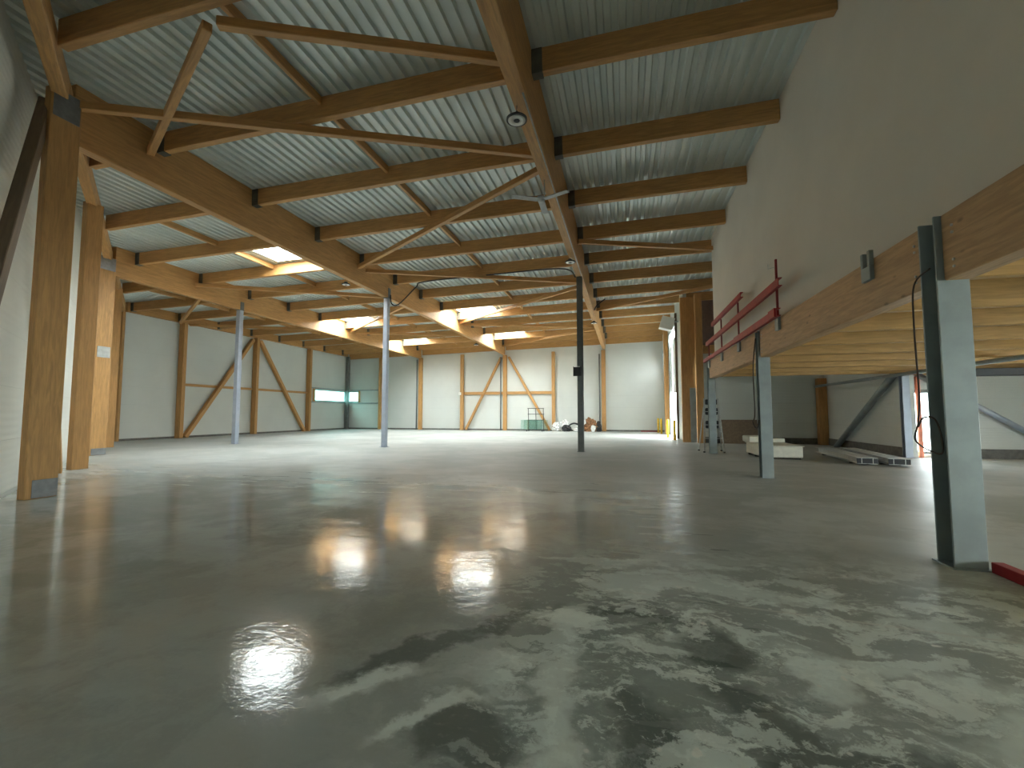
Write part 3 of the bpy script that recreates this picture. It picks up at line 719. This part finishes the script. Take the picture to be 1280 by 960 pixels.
# ------------------------------------------------------------------ lamps and fan
def highbay(x_, y_, z_, ztop, lab):
    t = tag(empty('high_bay_lamp', (x_, y_, z_)), lab, 'lamp', 'round high bay lamps')
    MB().lathe([(.05, .13), (.07, .12), (.12, .05), (.17, .045), (.185, .03), (.185, .0), (.165, -.004), (.165, .006)][:6], (0, 0, 0), 28).build('housing', BLACK, t)
    MB().lathe([(.055, .001), (.055, -.006), (.155, -.006), (.155, .001)], (0, 0, 0), 28).build('lens', WHITE, t)
    MB().lathe([(.052, .0), (.052, -.012), (.02, -.014)], (0, 0, 0), 20).build('sensor', BLACK, t)
    h = ztop-z_
    MB().tube([(-.09, 0, .06), (0, 0, .12+.4*(h-.12)), (0, 0, h)], .006, 6).tube([(.09, 0, .06), (0, 0, .12+.4*(h-.12))], .006, 6).build('suspension_wire', BLACK, t)
    return t
highbay(-1.80, 7.5, 6.72, 7.0, 'round lamp with black rim under the centre girder, nearest the camera')
highbay(-1.80, 15.55, 6.80, 7.0, 'round lamp under the centre girder just before the dark column')
highbay(-12.25, 17.7, 7.35, zs(-12.25), 'round lamp on wires left of the middle column')
highbay(-10.50, 31.0, 6.50, 6.80, 'round lamp under the left girder near the back wall')
highbay(-1.72, 26.5, 6.78, 7.0, 'round lamp under the centre girder behind the dark column')
fan = tag(empty('ceiling_fan', (-1.85, 10.15, 6.52)), 'three-bladed pale ceiling fan below the centre girder', 'fan')
MB().lathe([(.04, .09), (.09, .07), (.10, .0), (.07, -.05), (.02, -.06)], (0, 0, 0), 20).build('hub', FANW, fan)
MB().tube([(.08, 0, .05), (.08, 0, .47)], .014, 8).build('rod', FANW, fan)
for k, a in enumerate((math.radians(208), math.radians(-22), math.radians(92))):
    m_ = MB(); M = Matrix.Rotation(a, 4, 'Z') @ Matrix.Rotation(math.radians(6), 4, 'X')
    m_.box(.08, .72, -.08, .08, -.008, .008, .003, M); m_.build('blade', FANW, fan)

# ------------------------------------------------------------------ things in the rear
# white heater by the dock door
ht = tag(empty('air_heater', (2.42, 27.5, 6.75)), 'white tilted box heater high beside the glulam corner post', 'heater')
M = Matrix.Rotation(math.radians(17), 4, 'Y')
MB().box(-.36, .36, -.3, .3, -.36, .36, .02, M).build('casing', WHITE, ht)
MB().box(-.2, .2, -.315, -.30, -.25, .25, 0, M).build('grille', GALVL, ht) if False else None
MB().box(.30, .66, -.05, .05, .06, .12).build('wall_arm', STEEL, ht)
# bollards
for x_, y_, lab in ((2.50, 37.7, 'furthest yellow bollard by the back wall'), (2.58, 35.6, 'yellow bollard in front of the brown dock door'), (2.55, 29.9, 'bright yellow bollard at the white dock door'), (2.70, 27.3, 'yellow bollard nearest the camera by the dock doors')):
    t = tag(empty('bollard', (x_, y_, 0)), lab, 'bollard')
    MB().lathe([(.075, .012), (.075, 1.08), (.06, 1.12), (.02, 1.135)], (0, 0, 0), 20).build('tube', YELLOW, t)
    MB().box(-.12, .12, -.12, .12, 0, .012).build('base_plate', YELLOW, t)
tag(MB().box(1.2, 2.7, 38.95, 39.1, 0, .09, .01).build('plank', REDD), 'red plank on the floor at the right end of the back wall', 'plank')
tag(MB().box(-14.87, -14.63, 38.86, 39.01, 3.2, 3.46, .02).build('junction_box', WHITE), 'small white box on the post left of the wall diagonals', 'box')
# glass rack with sheets
rk = tag(empty('glass_rack', (-7.5, 38.0, 0)), 'black metal glazing rack standing before the back wall', 'rack')
m_ = MB()
for x_ in (-.66, 0., .66):
    m_.tube([(x_, .35, .06), (x_, .18, 1.95)], .028, 8)
for z in (1.95, 1.45, .95): m_.tube([(-.72, .35-.17*z/1.95, z), (.72, .35-.17*z/1.95, z)], .024, 8)
m_.build('back_frame', BLACK, rk)
m_ = MB()
for x_ in (-.66, .66): m_.box(x_-.03, x_+.03, -.5, .42, .08, .14, .005)
m_.box(-.72, .72, -.08, -.02, .09, .13, .004); m_.build('base_frame', BLACK, rk)
for x_, y_ in ((-.66, -.45), (.66, -.45), (-.66, .38), (.66, .38)): MB().lathe([(.05, 0), (.05, .08)], (x_, y_, 0), 12).build('foot', BLACK, rk)
for k, (xa, xb_) in enumerate(((-8.75, -7.3), (-8.5, -6.9), (-8.2, -6.45))):
    M = Matrix.Translation(((xa+xb_)/2, 37.86+k*.09, .56)) @ Matrix.Rotation(math.radians(-5), 4, 'X')
    tag(MB().box(-(xb_-xa)/2, (xb_-xa)/2, -.012, .012, -.41, .41, 0, M).build('glass_sheet', GLASSS), ['front green glass sheet leaning in the rack, furthest left', 'middle green glass sheet leaning in the rack', 'rear green glass sheet in the rack, sticking out to the right'][k], 'glass sheet', 'glass sheets in the rack')
# waste along the back wall
def heap(name, mat, c, r, seed, lab, cat, amp=.3, fr=2.6): return tag(MB().blob(c, r, seed, amp, fr, 4).build(name, mat), lab, cat)
heap('plastic_bag', PLASTIC, (-5.75, 38.45, .33), (.36, .3, .42), 1, 'crumpled white plastic bag left in the waste row', 'bag', .45, 3.2)
heap('plastic_bag', PLASTIC, (-5.1, 38.6, .40), (.34, .3, .52), 2, 'taller white plastic bag behind the black one', 'bag', .45, 3.2)
heap('rubbish_bag', BAGB, (-4.85, 38.25, .24), (.38, .25, .30), 3, 'slumped black rubbish bag in front of the white bags', 'bag', .4, 3.)
heap('plastic_bag', PLASTIC, (-4.05, 38.35, .22), (.3, .25, .26), 5, 'small white bag inside the black hose arch', 'bag', .35, 3.)
tag(MB().tube(spline([(-4.75, 38.1, .05), (-4.6, 38.1, .5), (-4.2, 38.1, .68), (-3.75, 38.1, .5), (-3.6, 38.1, .05)], 8), .07, 10).build('hose', BLACK), 'thick black hose bent into an arch at the waste row', 'hose')
heap('waste_heap', BROWNJ, (-2.95, 38.4, .42), (.55, .4, .62), 8, 'brown heap of waste right of the dark column', 'heap', .5, 4.)
heap('plastic_bag', PLASTIC, (-2.62, 38.0, .28), (.18, .15, .26), 9, 'pale scrap bag on the right side of the brown heap', 'bag', .4, 3.)
heap('plastic_bag', PLASTIC, (-3.35, 38.05, .78), (.12, .12, .18), 19, 'pale scrap on top of the brown heap', 'bag', .4, 3.)
heap('rubbish_bag', BAGB, (-2.2, 38.55, .36), (.22, .22, .48), 11, 'black rubbish bag at the right end of the waste row', 'bag', .35, 3.)

# ladder behind the far mezzanine column
ld = tag(empty('step_ladder', (3.28, 19.15, 0)), 'aluminium step ladder with black parts behind the far mezzanine column', 'ladder')
for s_ in (-1, 1):
    m_ = MB(); m_.bar((s_*.36, -.35, .03), (s_*.25, .05, 2.1), .05, .03, bev=.004); m_.build('front_rail', ALU, ld)
    m_ = MB(); m_.bar((s_*.42, .55, .03), (s_*.27, .1, 1.75), .04, .03, bev=.004); m_.build('rear_leg', ALU, ld)
    for y_ in (-.35, .55): MB().box(s_*(.36 if y_ < 0 else .42)-.035, s_*(.36 if y_ < 0 else .42)+.035, y_-.03, y_+.03, 0, .05, .005).build('foot', BLACK, ld)
for k in range(7):
    z = .28+.26*k; w = .36-.11*z/2.1; y_ = -.35+.4*z/2.1
    MB().box(-w, w, y_-.02, y_+.07, z-.012, z+.012, .003).build('tread', ALU, ld)
MB().box(-.22, .22, .02, .06, 1.85, 2.06, .02).build('top_cap', BLACK, ld)
MB().box(-.23, .23, -.02, .03, 1.45, 1.72, .03).build('tool_tray', BLACK, ld); MB().box(-.24, .24, -.08, -.02, .92, 1.22, .03).build('strap_panel', BLACK, ld)

# foam board packs
fp = tag(empty('foam_board_pack', (4.95, 17.6, 0)), 'large white pack of foam boards on battens behind the second mezzanine column', 'boards')
MB().box(-.58, .62, -1.0, 1.05, .06, .42, .02).build('boards', FOAM, fp)
MB().box(-.62, .66, -1.04, 1.09, .42, .45, .01).build('top_board', FOAM, fp)
for y_ in (-.85, 0, .85): MB().box(-.55, .58, y_-.06, y_+.06, 0, .06).build('batten', FLOORBATTEN, fp)
f2 = tag(MB().box(4.30, 4.95, 17.95, 18.9, .455, .68, .03).build('foam_board', FOAM), 'small pale foam block lying on the left rear of the large pack', 'block')
tag(MB().blob((4.75, 17.45, .56), (.22, .2, .12), 21, .3, 3.).build('film_wrap', PLASTIC), 'crumpled white film lying on the foam pack', 'film') if False else None
tag(MB().box(5.1, 5.56, 18.25, 18.6, .455, .60, .02).build('foam_board', FOAM), 'flat foam offcut on the right rear of the large pack', 'block')
# steel sections on the floor
def lying(p, q, lab):
    t = tag(empty('steel_section', p), lab, 'steel section', 'steel sections on the floor')
    Mx = frame((0, 0, 0), Vector(q)-Vector(p)); L = (Vector(q)-Vector(p)).length
    m_ = MB()
    for s_ in (-1, 1):
        c = s_*.135
        m_.box(-L/2, L/2, c-.12, c+.12, -.09, -.075, 0, Mx); m_.box(-L/2, L/2, c-.12, c+.12, .075, .09, 0, Mx); m_.box(-L/2, L/2, c-.008, c+.008, -.075, .075, 0, Mx)
    ob = m_.build('profile', GALVL, t); ob.location = (0, 0, .135)
    c1 = MB(); c1.box(-L/2+.005, -L/2+.02, -.255, .255, -.074, .074, 0, Mx); o2 = c1.build('end_shade', BLACK, t); o2.location = (0, 0, .135)  # black plate standing in for the shade inside the hollow profile end
    for fr in (.15, .8):
        v_ = (Vector(q)-Vector(p))*fr; MB().box(v_.x-.25, v_.x+.25, -.04+v_.y, .04+v_.y, 0, .045).build('batten', FLOORBATTEN, t)
lying((6.76, 15.25, 0), (7.25, 19.6, 0), 'left one of two long galvanised steel sections lying under the mezzanine')
lying((7.5, 15.15, 0), (8.05, 19.6, 0), 'right one of two long galvanised steel sections lying under the mezzanine')
tag(MB().box(0, 1.75, -.012, .012, 0, 1.2, .003, Matrix.Translation((4.62, 24.72, .003)) @ Matrix.Rotation(math.radians(-9), 4, 'X')).build('particle_board', BOARD), 'brown board leaning on the low recess wall', 'board')
tag(MB().box(6.45, 6.62, 24.8, 24.9, 0, 1.25, .01).build('plank', BRACE), 'short dark plank upright at the right end of the brown board', 'plank')
tag(MB().box(3.33, 3.43, 2.4, 5.34, 0, .10, .006).build('rail_section', RED), 'red steel rail lying on the floor beside the near mezzanine column', 'rail')

# ------------------------------------------------------------------ light: overcast sky through the openings
wd = bpy.data.worlds.new('overcast_sky'); S.world = wd; wd.use_nodes = True
nt = wd.node_tree; bg = nt.nodes['Background']; gg = NG(nt)
tcw = gg.n('ShaderNodeTexCoord'); spw = gg.n('ShaderNodeSeparateXYZ'); gg.l(tcw.outputs['Generated'], spw.inputs[0])
c = gg.mix(gg.step(spw.outputs[2], -.1, .9), (.20, .235, .24), (.90, .985, 1.0))
gg.l(c, bg.inputs[0]); bg.inputs[1].default_value = 14.0
def portal(name, loc, rot, sx_, sy_):
    L = bpy.data.lights.new(name, 'AREA'); L.shape = 'RECTANGLE'; L.size = sx_; L.size_y = sy_; L.cycles.is_portal = True
    ob = bpy.data.objects.new(name, L); COL.objects.link(ob); ob.location = loc; ob.rotation_euler = rot
for (a, b_, c_, d_) in SKY: portal('skylight_portal', ((a+b_)/2, (c_+d_)/2, zs((a+b_)/2)+.26), (0, 0, 0), b_-a, d_-c_)
portal('door_portal', (RW+.35, 31.25, 1.5), (0, math.radians(90), 0), 3.0, 4.7)
portal('window_portal', (14.75, 9., 1.55), (0, math.radians(90), 0), 1.3, 8.)
portal('window_portal', (14.75, -2.5, 1.65), (0, math.radians(90), 0), 2.1, 9.)  # serves the added glazing beside the camera
portal('window_portal', (-27.1, 36.9, 3.15), (0, math.radians(-90), 0), 1.02, 4.6)
portal('window_portal', (-26.1, 39.6, 3.15), (math.radians(-90), 0, 0), 1.2, 1.02)
portal('door_portal', (10.1, 18.75, 1.25), (math.radians(-90), 0, 0), 1.06, 2.2)

# ------------------------------------------------------------------ camera
cam = bpy.data.cameras.new('camera'); co = bpy.data.objects.new('camera', cam); COL.objects.link(co); S.camera = co
cam.sensor_width = 36.; cam.lens = 563./1280.*36.; cam.clip_start = .05; cam.clip_end = 400
co.location = (0, 0, 1.5); co.rotation_euler = (math.radians(90+3.76), 0, math.radians(14.127))
S.view_settings.view_transform = 'Standard'; S.view_settings.look = 'None'; S.view_settings.gamma = 1.; S.view_settings.use_curve_mapping = False
S.view_settings.exposure = 2.42
S.cycles.use_denoising = True
S.cycles.max_bounces = 10; S.cycles.diffuse_bounces = 6; S.cycles.glossy_bounces = 4; S.cycles.transparent_max_bounces = 16
S.cycles.sample_clamp_indirect = 12.
